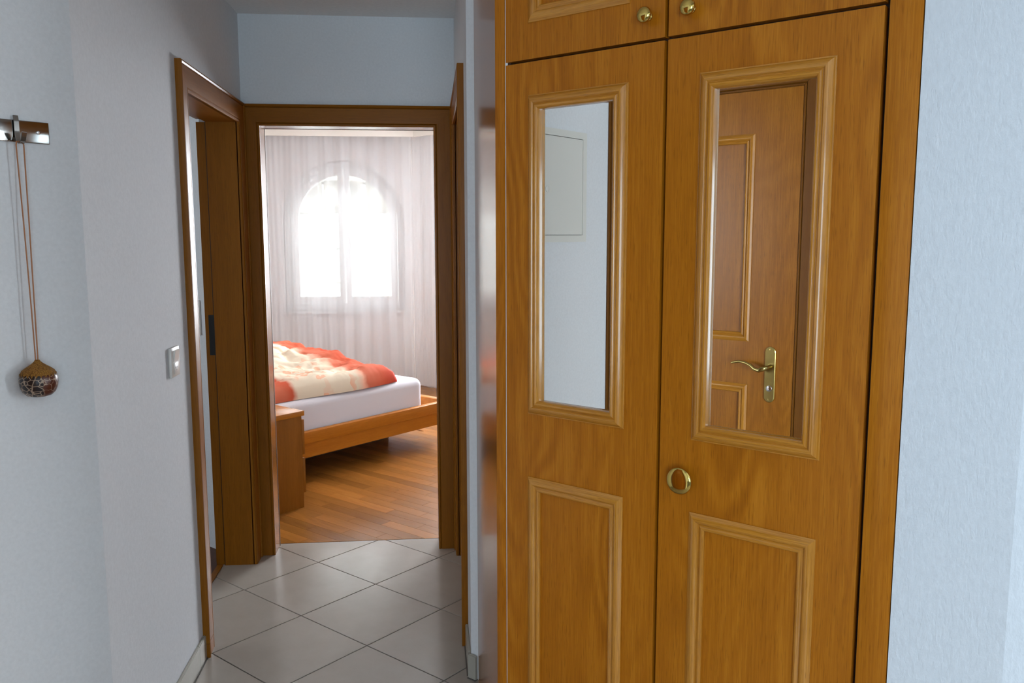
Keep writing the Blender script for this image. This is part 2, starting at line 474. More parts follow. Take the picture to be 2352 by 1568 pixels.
# bedroom parquet: planks run along u
PW, PL = 0.073, 0.49
pm = {}
for r in range(34):
    n0 = 2.42 + r * PW
    offs = (r * 0.377) % 1.0 * PL
    for k in range(-1, 9):
        u0 = -5.0 + k * PL + offs
        q = [un(u0 + .0006, n0 + .0006), un(u0 + PL - .0006, n0 + .0006), un(u0 + PL - .0006, n0 + PW - .0006), un(u0 + .0006, n0 + PW - .0006)]
        c = un(u0 + PL / 2, n0 + PW / 2)
        if not (-1.3 < c.x < 0.6 and 3.75 < c.y < 6.6): continue
        ql = clip([(p.x, p.y) for p in q], 0, -1, -TH - 0.002)
        if len(ql) < 3: continue
        Mi = (RZ).inverted()
        key = random.choice((0, 1, 1, 2, 2, 3))
        bm = bmesh.new()
        loc = [Mi @ Vector((p[0] - c.x, p[1] - c.y, 0)) for p in ql]
        add_prism(bm, [(p.x, p.y) for p in loc], -0.004, 0.0)
        link('plank', finish(bm), plank_mats[key], floor_bedroom, M=Matrix.Translation(c) @ RZ)

# --- walls of the corridor
JB = 4.08                                    # bedroom side of the corridor's end wall
bm = bmesh.new()
add_box(bm, XL - 0.16, OL - 0.02, YF, JB, 0, H)
add_box(bm, OR_ + 0.02, XR + 0.15, YF, JB, 0, H)
add_box(bm, OL - 0.02, OR_ + 0.02, YF, JB, DH + 0.02, H)
link('wall_far', finish(bm), hall_wall, kind=ST)

YJ = 3.8578; YLN = 2.9791; YLO = 3.07        # left door: far jamb, near casing edge, near jamb
WT = 0.159
hk = Vector((XL, 2.1479, 0))
bm = bmesh.new()
hkb = un(-2.0896 - 0.15, 0.967)
add_prism(bm, [(XL, hk.y), (XL, YLO - 0.02), (XL - WT, YLO - 0.02), (XL - WT, 2.30)], 0, H)
add_box(bm, XL - WT, XL, YJ + 0.02, YF + 0.0, 0, H)
add_box(bm, XL - WT, XL, YLO - 0.02, YJ + 0.02, DH + 0.02, H)
link('wall_left', finish(bm), white_wall, kind=ST)

# wall carrying the hook rail and the fuse box
bm = bmesh.new()
add_prism(bm, [v2(un(-2.0896, 0.967)), v2(un(-2.0896, -0.14)), v2(un(-2.24, -0.14)), v2(un(-2.24, 0.967)), (XL - WT, 2.30)][::-1], 0, H)
link('wall_hook_side', finish(bm), hall_wall, kind=ST)

YRN = 2.9757; YRO = 3.065; YRF = 3.87
Y45 = 2.7536
bm = bmesh.new()
add_prism(bm, [(XR, Y45), v2(un(UW + 1.25, NW + 0.357)), v2(un(UW + 1.25, NW + 0.50)), (XR + 0.15, 2.95), (XR + 0.15, YRO - 0.02), (XR, YRO - 0.02)], 0, H)
link('wall_right', finish(bm), white_wall, kind=ST)
bm = bmesh.new()
add_box(bm, XR, XR + 0.15, YRF + 0.02, YF, 0, H)
add_box(bm, XR, XR + 0.15, YRO - 0.02, YRF + 0.02, DH + 0.02, H)
link('wall_right_far', finish(bm), white_wall, kind=ST)

# wall nib to the right of the wardrobe, then the living room wall
K = un(UW + 1.205, NW)
bm = bmesh.new()
add_prism(bm, [v2(un(UW + 1.0075, NW)), v2(K), (K.x + 0.207, K.y - 0.075), (4.4, K.y - 0.075), (4.4, K.y + 0.2), (K.x + 0.45, K.y + 0.2), v2(un(UW + 1.0075, NW + 0.355))], 0, H)
link('wall_wardrobe_side', finish(bm), rough_wall, kind=ST)

# entrance wall (seen in the mirrors), with its door opening
NE = 0.079
E0, E1, E2, E3 = -2.0896, -2.0896 + 0.10, -2.0896 + 0.8805, -0.86
bm = bmesh.new()
for a, b_, z0, z1 in ((E0, E1 - 0.02, 0, H), (E2 + 0.02, E3, 0, H), (E1 - 0.02, E2 + 0.02, 2.125, H)):
    add_prism(bm, [v2(un(a, NE)), v2(un(b_, NE)), v2(un(b_, NE - 0.2)), v2(un(a, NE - 0.2))], z0, z1)
link('wall_entrance', finish(bm), hall_wall, kind=ST)

# lintel of the wide opening between hall and living room
prism('wall_lintel', hall_wall, [v2(un(-0.12, NE - 0.2)), v2(un(0.14, NE - 0.2)), v2(un(0.14, NW - 0.0)), v2(un(-0.12, NW - 0.0))], 2.24, H, kind=ST)

# living room shell behind the camera
def wall_with_window(name, mat, axis, c0, c1, a0, a1, w0, w1, z0, z1, top):
    bm = bmesh.new()
    for p, q, s, t in ((a0, w0, 0, top), (w1, a1, 0, top), (w0, w1, 0, z0), (w0, w1, z1, top)):
        if axis == 0: add_box(bm, c0, c1, p, q, s, t)
        else: add_box(bm, p, q, c0, c1, s, t)
    return link(name, finish(bm), mat, kind=ST)
wall_with_window('wall_east', white_wall, 0, 4.2, 4.4, -3.7, K.y, 0.11, 1.21, 0.32, 2.08, H)
wall_with_window('wall_south', white_wall, 1, -3.7, -3.5, -2.9, 4.2, -1.1, 1.0, 0.32, 2.08, H)
box('reflection_panel', reflect_dark, 4.16, 4.199, -1.35, -0.02, 0.005, 2.44, kind=ST)  # unseen dark panel, added for the hook rail to reflect
box('wall_west', white_wall, -2.9, -2.7, -3.5, 2.2, 0, H, kind=ST)
ceiling = prism('ceiling', ceil_mat, [(-3.1, -3.8), (4.5, -3.8), (4.5, 3.2), (0.7, JB), (-1.0, JB), (-3.1, 6.2)], H, H + 0.15, kind=ST)

# side room behind the left door
prism('wall_side_room', white_wall, [v2(un(-3.45, 2.197)), v2(un(-7.2, 2.197)), v2(un(-7.2, 2.39)), v2(un(-3.47, 2.39))], 0, 2.6, kind=ST)
wall_with_window('wall_side_room_west', white_wall, 0, -3.1, -2.95, 2.0, 6.0, 2.85, 3.75, 0.85, 1.95, 2.6)

# --- bedroom
WY = 8.4877                                  # inner face of the window wall
CXW, RR = -0.835, 0.59                       # window axis, radius of the arched reveal
def arch(cx, r, z0, zs, n=28):
    pts = [(cx - r, z0), (cx + r, z0)]
    pts += [(cx + r * math.cos(math.pi * k / n), zs + r * math.sin(math.pi * k / n)) for k in range(n + 1)]
    return pts
bm = bmesh.new()
hole = arch(CXW, RR, 0.76, 1.645)
y0, y1 = WY, WY + 0.34
X0, X1, ZT = -4.2, 0.02, 2.62
# wall with an arched hole: strips left, right, below and a fan above
add_box(bm, X0, CXW - RR, y0, y1, 0, ZT)
add_box(bm, CXW + RR, X1, y0, y1, 0, ZT)
add_box(bm, CXW - RR, CXW + RR, y0, y1, 0, 0.76)
N_A = 28
for k in range(N_A):
    t0, t1 = math.pi * k / N_A, math.pi * (k + 1) / N_A
    xa, za = CXW + RR * math.cos(t0), 1.645 + RR * math.sin(t0)
    xb, zb = CXW + RR * math.cos(t1), 1.645 + RR * math.sin(t1)
    vs = [bm.verts.new(p) for p in ((xa, y0, za), (xb, y0, zb), (xb, y0, ZT), (xa, y0, ZT), (xa, y1, za), (xb, y1, zb), (xb, y1, ZT), (xa, y1, ZT))]
    for q in ((0, 1, 2, 3), (7, 6, 5, 4), (0, 4, 5, 1), (2, 6, 7, 3)):
        bm.faces.new([vs[i] for i in q])
link('wall_bedroom_window', finish(bm, 30), bed_wall, kind=ST)

NB = 6.04                                    # right-hand 45 degree wall of the bedroom
pc = un(-6.02, NB)
# with a window of its own behind the curtain
bm = bmesh.new()
for a, b_, z0, z1 in ((-6.25, -5.2, 0, ZT), (-4.1, -2.3, 0, ZT), (-5.2, -4.1, 0, 0.76), (-5.2, -4.1, 2.2, ZT)):
    add_prism(bm, [v2(un(a, NB)), v2(un(b_, NB)), v2(un(b_, NB + 0.3)), v2(un(a, NB + 0.3))], z0, z1)
link('wall_bedroom_bay', finish(bm), bed_wall, kind=ST)
bm = bmesh.new()
add_box(bm, 2.75, 2.95, JB, 6.2, 0, ZT)
link('wall_bedroom_right', finish(bm), bed_wall, kind=ST)
box('wall_bedroom_door', bed_wall, XR + 0.15, 2.95, 3.98, JB, 0, ZT, kind=ST)
box('wall_bedroom_left', bed_wall, -4.2, -4.0, 6.6, 8.5, 0, ZT, kind=ST)
prism('wall_bedhead', bed_wall, [v2(un(-3.60, 2.39)), v2(un(-7.6, 2.39)), v2(un(-7.6, 2.40)), v2(un(-3.60, 2.40))], 0, ZT, kind=ST)
prism('ceiling_bedroom', bed_wall, [(-0.95, JB), (3.0, JB), (3.0, 8.9), (-4.3, 8.9), (-4.3, 7.0)], 2.52, 2.68, kind=ST)

# curtain valance
bm = bmesh.new()
VY = WY - 0.20
cpx = -0.142
vc = Vector((cpx, VY, 0))
add_box(bm, -3.9, cpx, VY, VY + 0.02, 2.437, 2.52)
ue = un(0, 1)
d45 = Vector((Ux, Uy, 0))
p2 = vc + d45 * 3.2
nn = Vector((-Uy, Ux, 0))
add_prism(bm, [v2(vc), v2(p2), v2(p2 + nn * 0.02), v2(vc + nn * 0.02)], 2.437, 2.52)
link('trim_1', finish(bm), valance_mat, kind=ST)

# ------------------------------------------------------------------ arched bedroom window
win = thing('window_1', 'arched white two-leaf window behind the sheer bedroom curtain', None, Matrix.Translation((CXW, WY + 0.10, 0)), kind=ST)
def arch_ring(name, mat, r_out, r_in, z0o, z0i, zs, ya, yb, parent, half=None):
    "flat arched frame; half = -1 / 1 builds one leaf"
    bm = bmesh.new(); n = 24
    if half is None:
        po = [(-r_out, z0o)] + [(-r_out * math.cos(math.pi * k / n), zs + r_out * math.sin(math.pi * k / n)) for k in range(n + 1)] + [(r_out, z0o)]
        pi_ = [(-r_in, z0i)] + [(-r_in * math.cos(math.pi * k / n), zs + r_in * math.sin(math.pi * k / n)) for k in range(n + 1)] + [(r_in, z0i)]
    loops = []
    for y in (ya, yb):
        loops.append(([bm.verts.new((x, y, z)) for x, z in po], [bm.verts.new((x, y, z)) for x, z in pi_]))
    m = len(po)
    for i in range(m):
        j = (i + 1) % m
        (a, b), (c, d) = loops
        bm.faces.new((a[i], a[j], b[j], b[i])); bm.faces.new((c[i], d[i], d[j], c[j]))
        bm.faces.new((a[i], c[i], c[j], a[j])); bm.faces.new((b[i], b[j], d[j], d[i]))
    return link(name, finish(bm, 30), mat, parent)
arch_ring('frame', white_lacquer, 0.585, 0.52, 0.765, 0.83, 1.645, 0.0, 0.07, win)
def leaf(sgn):
    bm = bmesh.new(); n = 16; ro, ri = 0.515, 0.449
    xo, xi = 0.004, 0.056
    po = [(xo, 0.835)] + [(ro, 0.835)] + [(ro * math.cos(math.pi / 2 * k / n), 1.645 + ro * math.sin(math.pi / 2 * k / n)) for k in range(n)] + [(xo, 1.645 + math.sqrt(ro * ro - xo * xo))]
    a0 = math.acos(xi / ri)
    pi_ = [(xi, 0.90)] + [(ri, 0.90)] + [(ri * math.cos(a0 * k / n), 1.645 + ri * math.sin(a0 * k / n)) for k in range(n)] + [(xi, 1.645 + math.sqrt(ri * ri - xi * xi))]
    L4 = []
    for pts in (po, pi_):
        for y in (-0.012, 0.05): L4.append([bm.verts.new((sgn * x, y, z)) for x, z in pts])
    a, c, b, d = L4; m = len(po)
    for i in range(m):
        j = (i + 1) % m
        for q in ((a[i], a[j], b[j], b[i]), (c[i], d[i], d[j], c[j]), (a[i], c[i], c[j], a[j]), (b[i], b[j], d[j], d[i])): bm.faces.new(q)
    s = link('sash', finish(bm, 30), white_lacquer, win)
    bm = bmesh.new()
    g0 = [bm.verts.new((sgn * x, 0.018, z)) for x, z in pi_]; g1 = [bm.verts.new((sgn * x, 0.024, z)) for x, z in pi_]
    bm.faces.new(g0); bm.faces.new(g1[::-1])
    for i in range(m): bm.faces.new((g0[i], g0[(i + 1) % m], g1[(i + 1) % m], g1[i]))
    link('pane', finish(bm), glass_mat, s)
leaf(-1); leaf(1)
tube('handle', chrome, [(0.0, -0.012, 1.30), (0.0, -0.05, 1.30), (0.0, -0.055, 1.28), (0.0, -0.055, 1.17)], 0.008, win)
box('sill', white_lacquer, -0.64, 0.64, -0.12, 0.0, 0.735, 0.762, win, bevel=0.004)

# sheer curtains
def curtain(name, label, P, D, length, z0, z1, seed, wl=0.155):
    "folds along direction D from P"
    rnd = random.Random(seed)
    Nn = Vector((-D.y, D.x, 0))
    nx, nz = int(length * 110), 14
    ph = [rnd.uniform(0, 6.28) for _ in range(6)]
    bm = bmesh.new(); rows = []
    for iz in range(nz + 1):
        z = z0 + (z1 - z0) * iz / nz
        head = max(0.0, (z - (z1 - 0.10)) / 0.10)
        row = []
        for ix in range(nx + 1):
            s = length * ix / nx
            a = 0.55 + 0.45 * math.sin(1.7 * s + ph[3])
            f = 0.020 * a * math.sin(2 * math.pi * s / wl + 1.4 * math.sin(2.1 * s + ph[0]) + ph[1]) + 0.012 * math.sin(2 * math.pi * s / 0.41 + ph[2]) + 0.006 * math.sin(2 * math.pi * s / 0.052 + ph[4]) * (0.4 + 0.6 * head)
            f *= (1.0 - 0.5 * head) * (0.8 + 0.25 * (1 - iz / nz))
            sl = s + 0.006 * math.sin(3.0 * z + 9 * s)
            p = P + D * sl + Nn * f
            row.append(bm.verts.new((p.x, p.y, z)))
        rows.append(row)
    for A, B in zip(rows, rows[1:]):
        for k in range(nx): bm.faces.new((A[k], A[k + 1], B[k + 1], B[k]))
    me = finish(bm)
    for p in me.polygons: p.use_smooth = True
    return link(name, me, curtain_mat, label=label, cat='curtain')
cz0, cz1 = 0.03, 2.45
curtain('sheer_curtain', 'long white sheer curtain hanging across the arched bedroom window', Vector((-2.6, WY - 0.11, 0)), Vector((1, 0, 0)), 2.44, cz0, cz1, 3)
curtain('sheer_curtain', 'white sheer curtain hanging on the angled wall beside the bed foot', Vector((-0.165, WY - 0.125, 0)), d45, 2.6, cz0, cz1, 8, 0.085)

# outdoors beyond the window
def stone_material():
    m, nt, b, L = new_mat('garden_stone')
    tc = node(nt, 'ShaderNodeTexCoord')
    v = node(nt, 'ShaderNodeTexVoronoi', Scale=2.2); L(tc.outputs['Object'], v.inputs['Vector'])
    L(ramp(nt, v.outputs['Distance'], [(0.0, (0.50, 0.46, 0.42)), (0.6, (0.26, 0.24, 0.22))]), b.inputs['Base Color'])
    b.inputs['Roughness'].default_value = 0.9
    return m
stone = plain('glare_pale_stone', (0.80, 0.79, 0.76), 0.9)  # lower courses paled: outdoor glare put into the stone colour
stone_dark = stone_material()
prism('ground_outside', plain('pale_gravel', (0.60, 0.59, 0.56), 0.9), [(-25, 9.4), (25, 9.4), (25, 45), (-25, 45)], -0.5, -0.3, kind=ST)
gw = thing('garden_wall', 'pale stone garden wall seen faintly through the arched window', 'garden wall', Matrix.Translation((0, 19, 0)))
box('mortar', plain('pale_mortar', (0.78, 0.77, 0.74), 0.9), -9, 9.4, 0.03, 0.9, -0.3, 2.6, gw)
for k in range(80):
    x = -9 + (k % 20) * 0.9 + (0.4 if (k // 20) % 2 else 0)
    z = -0.3 + (k // 20) * 0.75
    bm = bmesh.new()
    add_box(bm, 0.008, 0.892 + random.uniform(-.02, 0), random.uniform(-.08, .02), 0.5, 0.008, 0.742, 0.05)
    link('stone', finish(bm, 40), stone if k < 60 else stone_dark, gw, M=Matrix.Translation((x, 0, z)))
hs = thing('neighbour_house', 'pale neighbouring house faintly visible through the top of the window', 'house', Matrix.Translation((-3.5, 30, 0)))
box('wall', plain('house_render', (0.72, 0.69, 0.63), 0.9), -7, 7, 0, 6, -0.3, 4.6, hs)
prism('roof', plain('roof_brown', (0.36, 0.30, 0.26), 0.9), [(-7.6, -0.7), (7.6, -0.7), (7.6, 6.6), (-7.6, 6.6)], 4.6, 4.9, hs)
box('shutter', plain('shutter_grey', (0.30, 0.30, 0.29), 0.8), 1.6, 2.6, -0.06, 0.0, 2.4, 3.9, hs)

# ================================================================== door frames
def casing_profile(w):
    return [(0, 0), (0, .013), (.003, .016), (.008, .016), (.0105, .0115), (.014, .0165), (w * .5, .0175), (w - .016, .0175), (w - .0135, .0145),
            (w - .011, .0205), (w - .006, CT), (w - .001, .0222), (w, .020), (w, 0)]
def mit(L): return (lambda t: 0.0), (lambda t: L + t)

# bedroom door frame
HC = CTOP - DH
wl_, wr_ = OL - XL - 0.002, XR - OR_ - 0.002
d1 = thing('door_1', 'dark oak frame of the open bedroom doorway', None, Matrix.Translation((0, YF, 0)), kind=ST)
prof = casing_profile(OL - XL - 0.002)
sweep('casing', frm_v, prof, lambda t: 0, lambda t: DH + t * HC / wl_, lambda t, h, s: (OL - t, -h, s), d1)
prof = casing_profile(XR - OR_ - 0.002)
sweep('casing', frm_v, prof, lambda t: 0, lambda t: DH + t * HC / wr_, lambda t, h, s: (OR_ + t, -h, s), d1)
prof = casing_profile(CTOP - DH)
sweep('casing', frm_x, prof, lambda t: OL - t * wl_ / HC, lambda t: OR_ + t * wr_ / HC, lambda t, h, s: (s, -h, DH + t), d1)
jd = JB - YF + 0.012
JG = wood('jamb_oak', 2, *FRM, rough=0.17, arch=0.4, grain=0.5, spec=0.5, relief=0.0)
box('jamb', JG, OL - 0.02, OL, -0.001, jd, 0, DH, d1)
box('bead', edge_brown, OL - 0.01, OL + 0.0012, jd - 0.005, jd + 0.004, 0, DH, d1)
box('bead', edge_brown, OR_ - 0.0012, OR_ + 0.01, jd - 0.005, jd + 0.004, 0, DH, d1)
box('bead', edge_brown, OL, OR_, jd - 0.005, jd + 0.004, DH - 0.0012, DH + 0.01, d1)
box('jamb', JG, OR_, OR_ + 0.02, -0.001, jd, 0, DH, d1)
box('jamb', wood('jamb_oak_x', 0, *FRM, rough=0.17, arch=0.4, grain=0.5, spec=0.5, relief=0.0), OL - 0.02, OR_ + 0.02, -0.001, jd, DH, DH + 0.02, d1)

# left door frame (open)
d2 = thing('door_2', 'dark oak frame of the open doorway in the left corridor wall', None, Matrix.Translation((XL, 0, 0)), kind=ST)
wn = YLO - YLN
prof = casing_profile(wn)
sweep('plinth', frm_v, prof, lambda t: 0, lambda t: 0.052, lambda t, h, s: (h, YLO - t, s), d2)
sweep('casing', frm_v, prof, lambda t: 0.0535, lambda t: DH + t * HC / wn, lambda t, h, s: (h, YLO - t, s), d2)
wf = YF - CT - YJ
prof = casing_profile(wf)
sweep('casing', frm_v, prof, lambda t: 0, lambda t: DH + t * HC / wf, lambda t, h, s: (h, YJ + t, s), d2)
prof = casing_profile(CTOP - DH)
sweep('casing', frm_y, prof, lambda t: YLO - t * wn / HC, lambda t: YJ + t * wf / HC, lambda t, h, s: (h, s, DH + t), d2)
def jamb_side(ya, yb, back):
    box('jamb', frm_v, -0.128, 0.004, ya, yb, 0, DH, d2)
    box('rebate', frm_v, -WT - 0.012, -0.128, (ya + 0.013 if back else ya), (yb if back else yb - 0.013), 0, DH, d2)
jamb_side(YJ, YJ + 0.02, True)
jamb_side(YLO - 0.02, YLO, False)
box('jamb', frm_y, -0.128, 0.004, YLO - 0.02, YJ + 0.02, DH, DH + 0.02, d2)
box('rebate', frm_y, -WT - 0.012, -0.128, YLO - 0.02, YJ + 0.02, DH + 0.013, DH + 0.033, d2)
box('seal', black_metal, -0.131, -0.127, YJ + 0.002, YJ + 0.013, 0.0, DH, d2)
box('strike_plate', black_metal, -0.155, -0.1315, YJ + 0.009, YJ + 0.0132, 0.98, 1.16, d2)
tag(d2.children[-1], 'black metal strike plate')
box('threshold', frm_y, -0.165, -0.139, YLO, YJ, 0.0, 0.004, d2)

# right door frame with its closed leaf
d3 = thing('door_3', 'dark oak frame and closed leaf in the right corridor wall', None, Matrix.Translation((XR, 0, 0)), kind=ST)
prof = casing_profile(YRO - YRN)
sweep('casing', frm_v, prof, lambda t: 0, lambda t: DH + t * HC / (YRO - YRN), lambda t, h, s: (-h, YRO - t, s), d3)
prof = casing_profile(YF - CT - YRF)
sweep('casing', frm_v, prof, lambda t: 0, lambda t: DH + t * HC / (YF - CT - YRF), lambda t, h, s: (-h, YRF + t, s), d3)
prof = casing_profile(CTOP - DH)
sweep('casing', frm_y, prof, lambda t: YRO - t * (YRO - YRN) / HC, lambda t: YRF + t * (YF - CT - YRF) / HC, lambda t, h, s: (-h, s, DH + t), d3)
box('jamb', frm_v, -0.004, 0.12, YRF, YRF + 0.02, 0, DH, d3)
box('jamb', frm_v, -0.004, 0.12, YRO - 0.02, YRO, 0, DH, d3)
box('jamb', frm_y, -0.004, 0.12, YRO - 0.02, YRF + 0.02, DH, DH + 0.02, d3)
box('leaf', frm_v, 0.06, 0.10, YRO + 0.003, YRF - 0.003, 0.006, DH - 0.003, d3)

# ================================================================== skirting tiles
def skirting(name, base, direction, out, lengths, h=0.088, t=0.011):
    """run of skirting tiles along a wall foot"""
    root = bpy.data.objects.new(name, None); COL.objects.link(root); root['kind'] = ST
    d = Vector(direction).normalized(); o = Vector(out).normalized()
    p = Vector(base)
    for L in lengths:
        a, b_ = p + d * 0.001, p + d * (L - 0.001)
        q = [a, b_, b_ + o * t, a + o * t]
        bm = bmesh.new(); c = (a + b_) / 2
        add_prism(bm, [(v.x - c.x, v.y - c.y) for v in q], 0.003, h)
        bmesh.ops.recalc_face_normals(bm, faces=bm.faces)
        top = [f for f in bm.faces if f.normal.z > 0.9][0]
        bmesh.ops.bevel(bm, geom=list(top.edges), offset=0.003, segments=2, affect='EDGES')
        link('tile', finish(bm, 40), skirt_mat, root, M=Matrix.Translation((c.x, c.y, 0)))
        a2, b2 = p, p + d * L
        q = [a2, b2, b2 + o * (t + 0.003), a2 + o * (t + 0.003)]
        p = b2
    bm = bmesh.new(); s = Vector(base)
    q = [s, p, p + o * (t + 0.004), s + o * (t + 0.004)]
    add_prism(bm, [v2(v) for v in q], 0.0002, 0.003)
    link('joint', finish(bm), grout, root)
    return root
skirting('baseboard_left', (XL, YLN - 0.001, 0), (0, -1, 0), (1, 0, 0), [0.085, 0.395, 0.335])
skirting('baseboard_right', (XR, Y45 + 0.008, 0), (0, 1, 0), (-1, 0, 0), [YRN - Y45 - 0.010])
skirting('baseboard_right_angle', (XR - 0.0115 * 0.4, Y45 - 0.0115 * 0.0 + 0.002, 0), (Ux, Uy, 0), (Uy, -Ux, 0), [0.036])
skirting('baseboard_hook_side', un(-2.0896, 0.955), (Uy, -Ux, 0), (Ux, Uy, 0), [0.3, 0.39, 0.18])

# ================================================================== wardrobe
WM = Matrix.Translation(W0) @ RZ
ward = thing('wardrobe', 'built-in oak wardrobe with two mirrored doors and brass knobs', 'wardrobe', WM)
G1, G2, G3, UF, ZG = 0.0332, 0.486, 0.9427, 1.0052, 1.9382
DT = 0.022                                   # door thickness
ZTOP = H - 0.004
# carcass behind the doors
bm = bmesh.new()
add_box(bm, 0.030, 0.046, 0.006, 0.30, 0.08, ZTOP)
add_box(bm, 0.475, 0.497, 0.026, 0.30, 0.08, ZTOP)
add_box(bm, 0.935, 0.985, 0.026, 0.30, 0.08, ZTOP)
add_box(bm, 0.046, 0.935, 0.28, 0.30, 0.08, ZTOP)
add_box(bm, 0.046, 0.475, 0.026, 0.28, ZG - 0.012, ZG + 0.012)
add_box(bm, 0.497, 0.935, 0.026, 0.28, ZG - 0.012, ZG + 0.012)
car = link('carcass', finish(bm), edge_brown, ward)
box('carcass_lining', carcass_white, 0.0305, 0.0375, 0.0035, 0.0062, 0.08, ZTOP, ward)
tag(ward.children[-1], 'pale lining strip showing in the door gap')
# face frame
box('stile', oak_v, 0.0, G1 - 0.0030, 0.0, 0.022, 0.0, ZTOP, ward, bevel=0.0008)
box('stile', oak_v, G3 + 0.0042, UF, 0.0, 0.022, 0.0, ZTOP, ward, bevel=0.0008)
box('plinth', oak_h, G1 - 0.0030, G3 + 0.0042, 0.022, 0.04, 0.0, 0.08, ward)
# side panel running back to the angled wall
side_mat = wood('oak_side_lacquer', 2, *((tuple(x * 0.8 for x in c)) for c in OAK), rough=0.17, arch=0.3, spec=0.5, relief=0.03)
ws = Vector((-0.378, 0.3545))
sd = ws.normalized(); sn = Vector((sd.y, -sd.x))
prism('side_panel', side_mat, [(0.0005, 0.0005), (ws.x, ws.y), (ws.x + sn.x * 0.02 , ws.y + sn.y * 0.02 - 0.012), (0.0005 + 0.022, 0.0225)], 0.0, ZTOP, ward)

MIRROR_PROF = [(0, -.001), (0, .003), (.0025, .0036), (.0033, .0062), (.006, .0092), (.0105, .0130), (.0145, .0146), (.0185, .0146), (.0210, .0128),
               (.0222, .0102), (.0232, .0104), (.0250, .0128), (.0280, .0146), (.0315, .0144), (.0345, .0118), (.0360, .0080), (.0360, -.0045), (.0180, -.0045)]
PANEL_PROF = [(0, -.001), (0, .003), (.0025, .0045), (.006, .0078), (.012, .0098), (.017, .0100), (.0205, .0082), (.0230, .0046), (.0245, .0030), (.0262, .0036),
              (.0285, .0058), (.0320, .0068), (.0350, .0056), (.0375, .0018), (.0375, -.006), (.018, -.006)]
def moulding_frame(door, prof, x0, x1, z0, z1, mv, mh, sy=-1, y=0.0):
    sweep('moulding', mv, prof, lambda t: z0 + t, lambda t: z1 - t, lambda t, h, s: (x0 + t, y + sy * h, s), door)
    sweep('moulding', mv, prof, lambda t: z0 + t, lambda t: z1 - t, lambda t, h, s: (x1 - t, y + sy * h, s), door)
    sweep('moulding', mh, prof, lambda t: x0 + t, lambda t: x1 - t, lambda t, h, s: (s, y + sy * h, z1 - t), door)
    sweep('moulding', mh, prof, lambda t: x0 + t, lambda t: x1 - t, lambda t, h, s: (s, y + sy * h, z0 + t), door)

def slab_with_holes(bm, x0, x1, z0, z1, y0, y1, holes):
    "door leaf: a grid of boxes leaving rectangular holes (all holes share the same x range)"
    if not holes:
        add_box(bm, x0, x1, y0, y1, z0, z1); return
    hx0, hx1 = holes[0][0], holes[0][1]
    xs = [x0, hx0, hx1, x1]
    zs = sorted({z0, z1} | {h[2] for h in holes} | {h[3] for h in holes})
    def solid(i, k):
        if i != 1: return True
        zm = (zs[k] + zs[k + 1]) / 2
        return not any(h[2] < zm < h[3] for h in holes)
    V = {}
    def v(i, k, y):
        key = (i, k, y)
        if key not in V: V[key] = bm.verts.new((xs[i], y, zs[k]))
        return V[key]
    nk = len(zs) - 1
    for i in range(3):
        for k in range(nk):
            if not solid(i, k): continue
            bm.faces.new((v(i, k, y0), v(i + 1, k, y0), v(i + 1, k + 1, y0), v(i, k + 1, y0)))
            bm.faces.new((v(i, k + 1, y1), v(i + 1, k + 1, y1), v(i + 1, k, y1), v(i, k, y1)))
            if i == 0 or not solid(i - 1, k): bm.faces.new((v(i, k, y0), v(i, k + 1, y0), v(i, k + 1, y1), v(i, k, y1)))
            if i == 2 or not solid(i + 1, k): bm.faces.new((v(i + 1, k, y1), v(i + 1, k + 1, y1), v(i + 1, k + 1, y0), v(i + 1, k, y0)))
            if k == 0 or not solid(i, k - 1): bm.faces.new((v(i, k, y1), v(i + 1, k, y1), v(i + 1, k, y0), v(i, k, y0)))
            if k == nk - 1 or not solid(i, k + 1): bm.faces.new((v(i, k + 1, y0), v(i + 1, k + 1, y0), v(i + 1, k + 1, y1), v(i, k + 1, y1)))

def wardrobe_door(x0, x1, z0, z1, fx0, fx1, frames, label):
    bm = bmesh.new()
    ins = 0.012
    slab_with_holes(bm, x0, x1, z0, z1, 0.0, DT, [(fx0 + ins, fx1 - ins, a + ins, b_ - ins) for a, b_, kind in frames])
    d = link('door', finish(bm), oak_v, ward, label=label)
    for a, b_, kind in frames:
        if kind == 'mirror':
            moulding_frame(d, MIRROR_PROF, fx0, fx1, a, b_, oakm_v, oakm_h)
            box('mirror', mirror_mat, fx0 + 0.014, fx1 - 0.014, 0.0045, 0.0085, a + 0.014, b_ - 0.014, d)
        else:
            moulding_frame(d, PANEL_PROF, fx0, fx1, a, b_, oakm_v, oakm_h)
            box('panel', oak_v, fx0 + 0.013, fx1 - 0.013, 0.003, 0.011, a + 0.013, b_ - 0.013, d)
    return d
ML0, ML1, MR0, MR1 = 0.1081, 0.3941, 0.5698, 0.8562
ZMO, ZBO, ZLP = 1.8554, 1.0561, 0.8885
dl = wardrobe_door(G1 + 0.0022, G2 - 0.0045, 0.085, ZG - 0.0035, ML0, ML1, [(ZBO, ZMO, 'mirror'), (0.14, ZLP, 'panel')], 'left mirrored wardrobe door')
dr = wardrobe_door(G2 + 0.0045, G3 - 0.0042, 0.085, ZG - 0.0035, MR0, MR1, [(ZBO, ZMO, 'mirror'), (0.14, ZLP, 'panel')], 'right mirrored wardrobe door with a large knob')
ul = wardrobe_door(G1 + 0.0022, G2 - 0.0045, ZG + 0.0035, ZTOP - 0.02, ML0, ML1, [(2.027, 2.40, 'panel')], 'upper left cabinet door')
ur = wardrobe_door(G2 + 0.0045, G3 - 0.0042, ZG + 0.0035, ZTOP - 0.02, MR0, MR1, [(2.027, 2.40, 'panel')], 'upper right cabinet door')
def knob_at(door, cx, cz, prof, name='knob'):
    lathe(name, brass, prof, 36, lambda x, y, a: (cx + x, -a, cz + y), door)
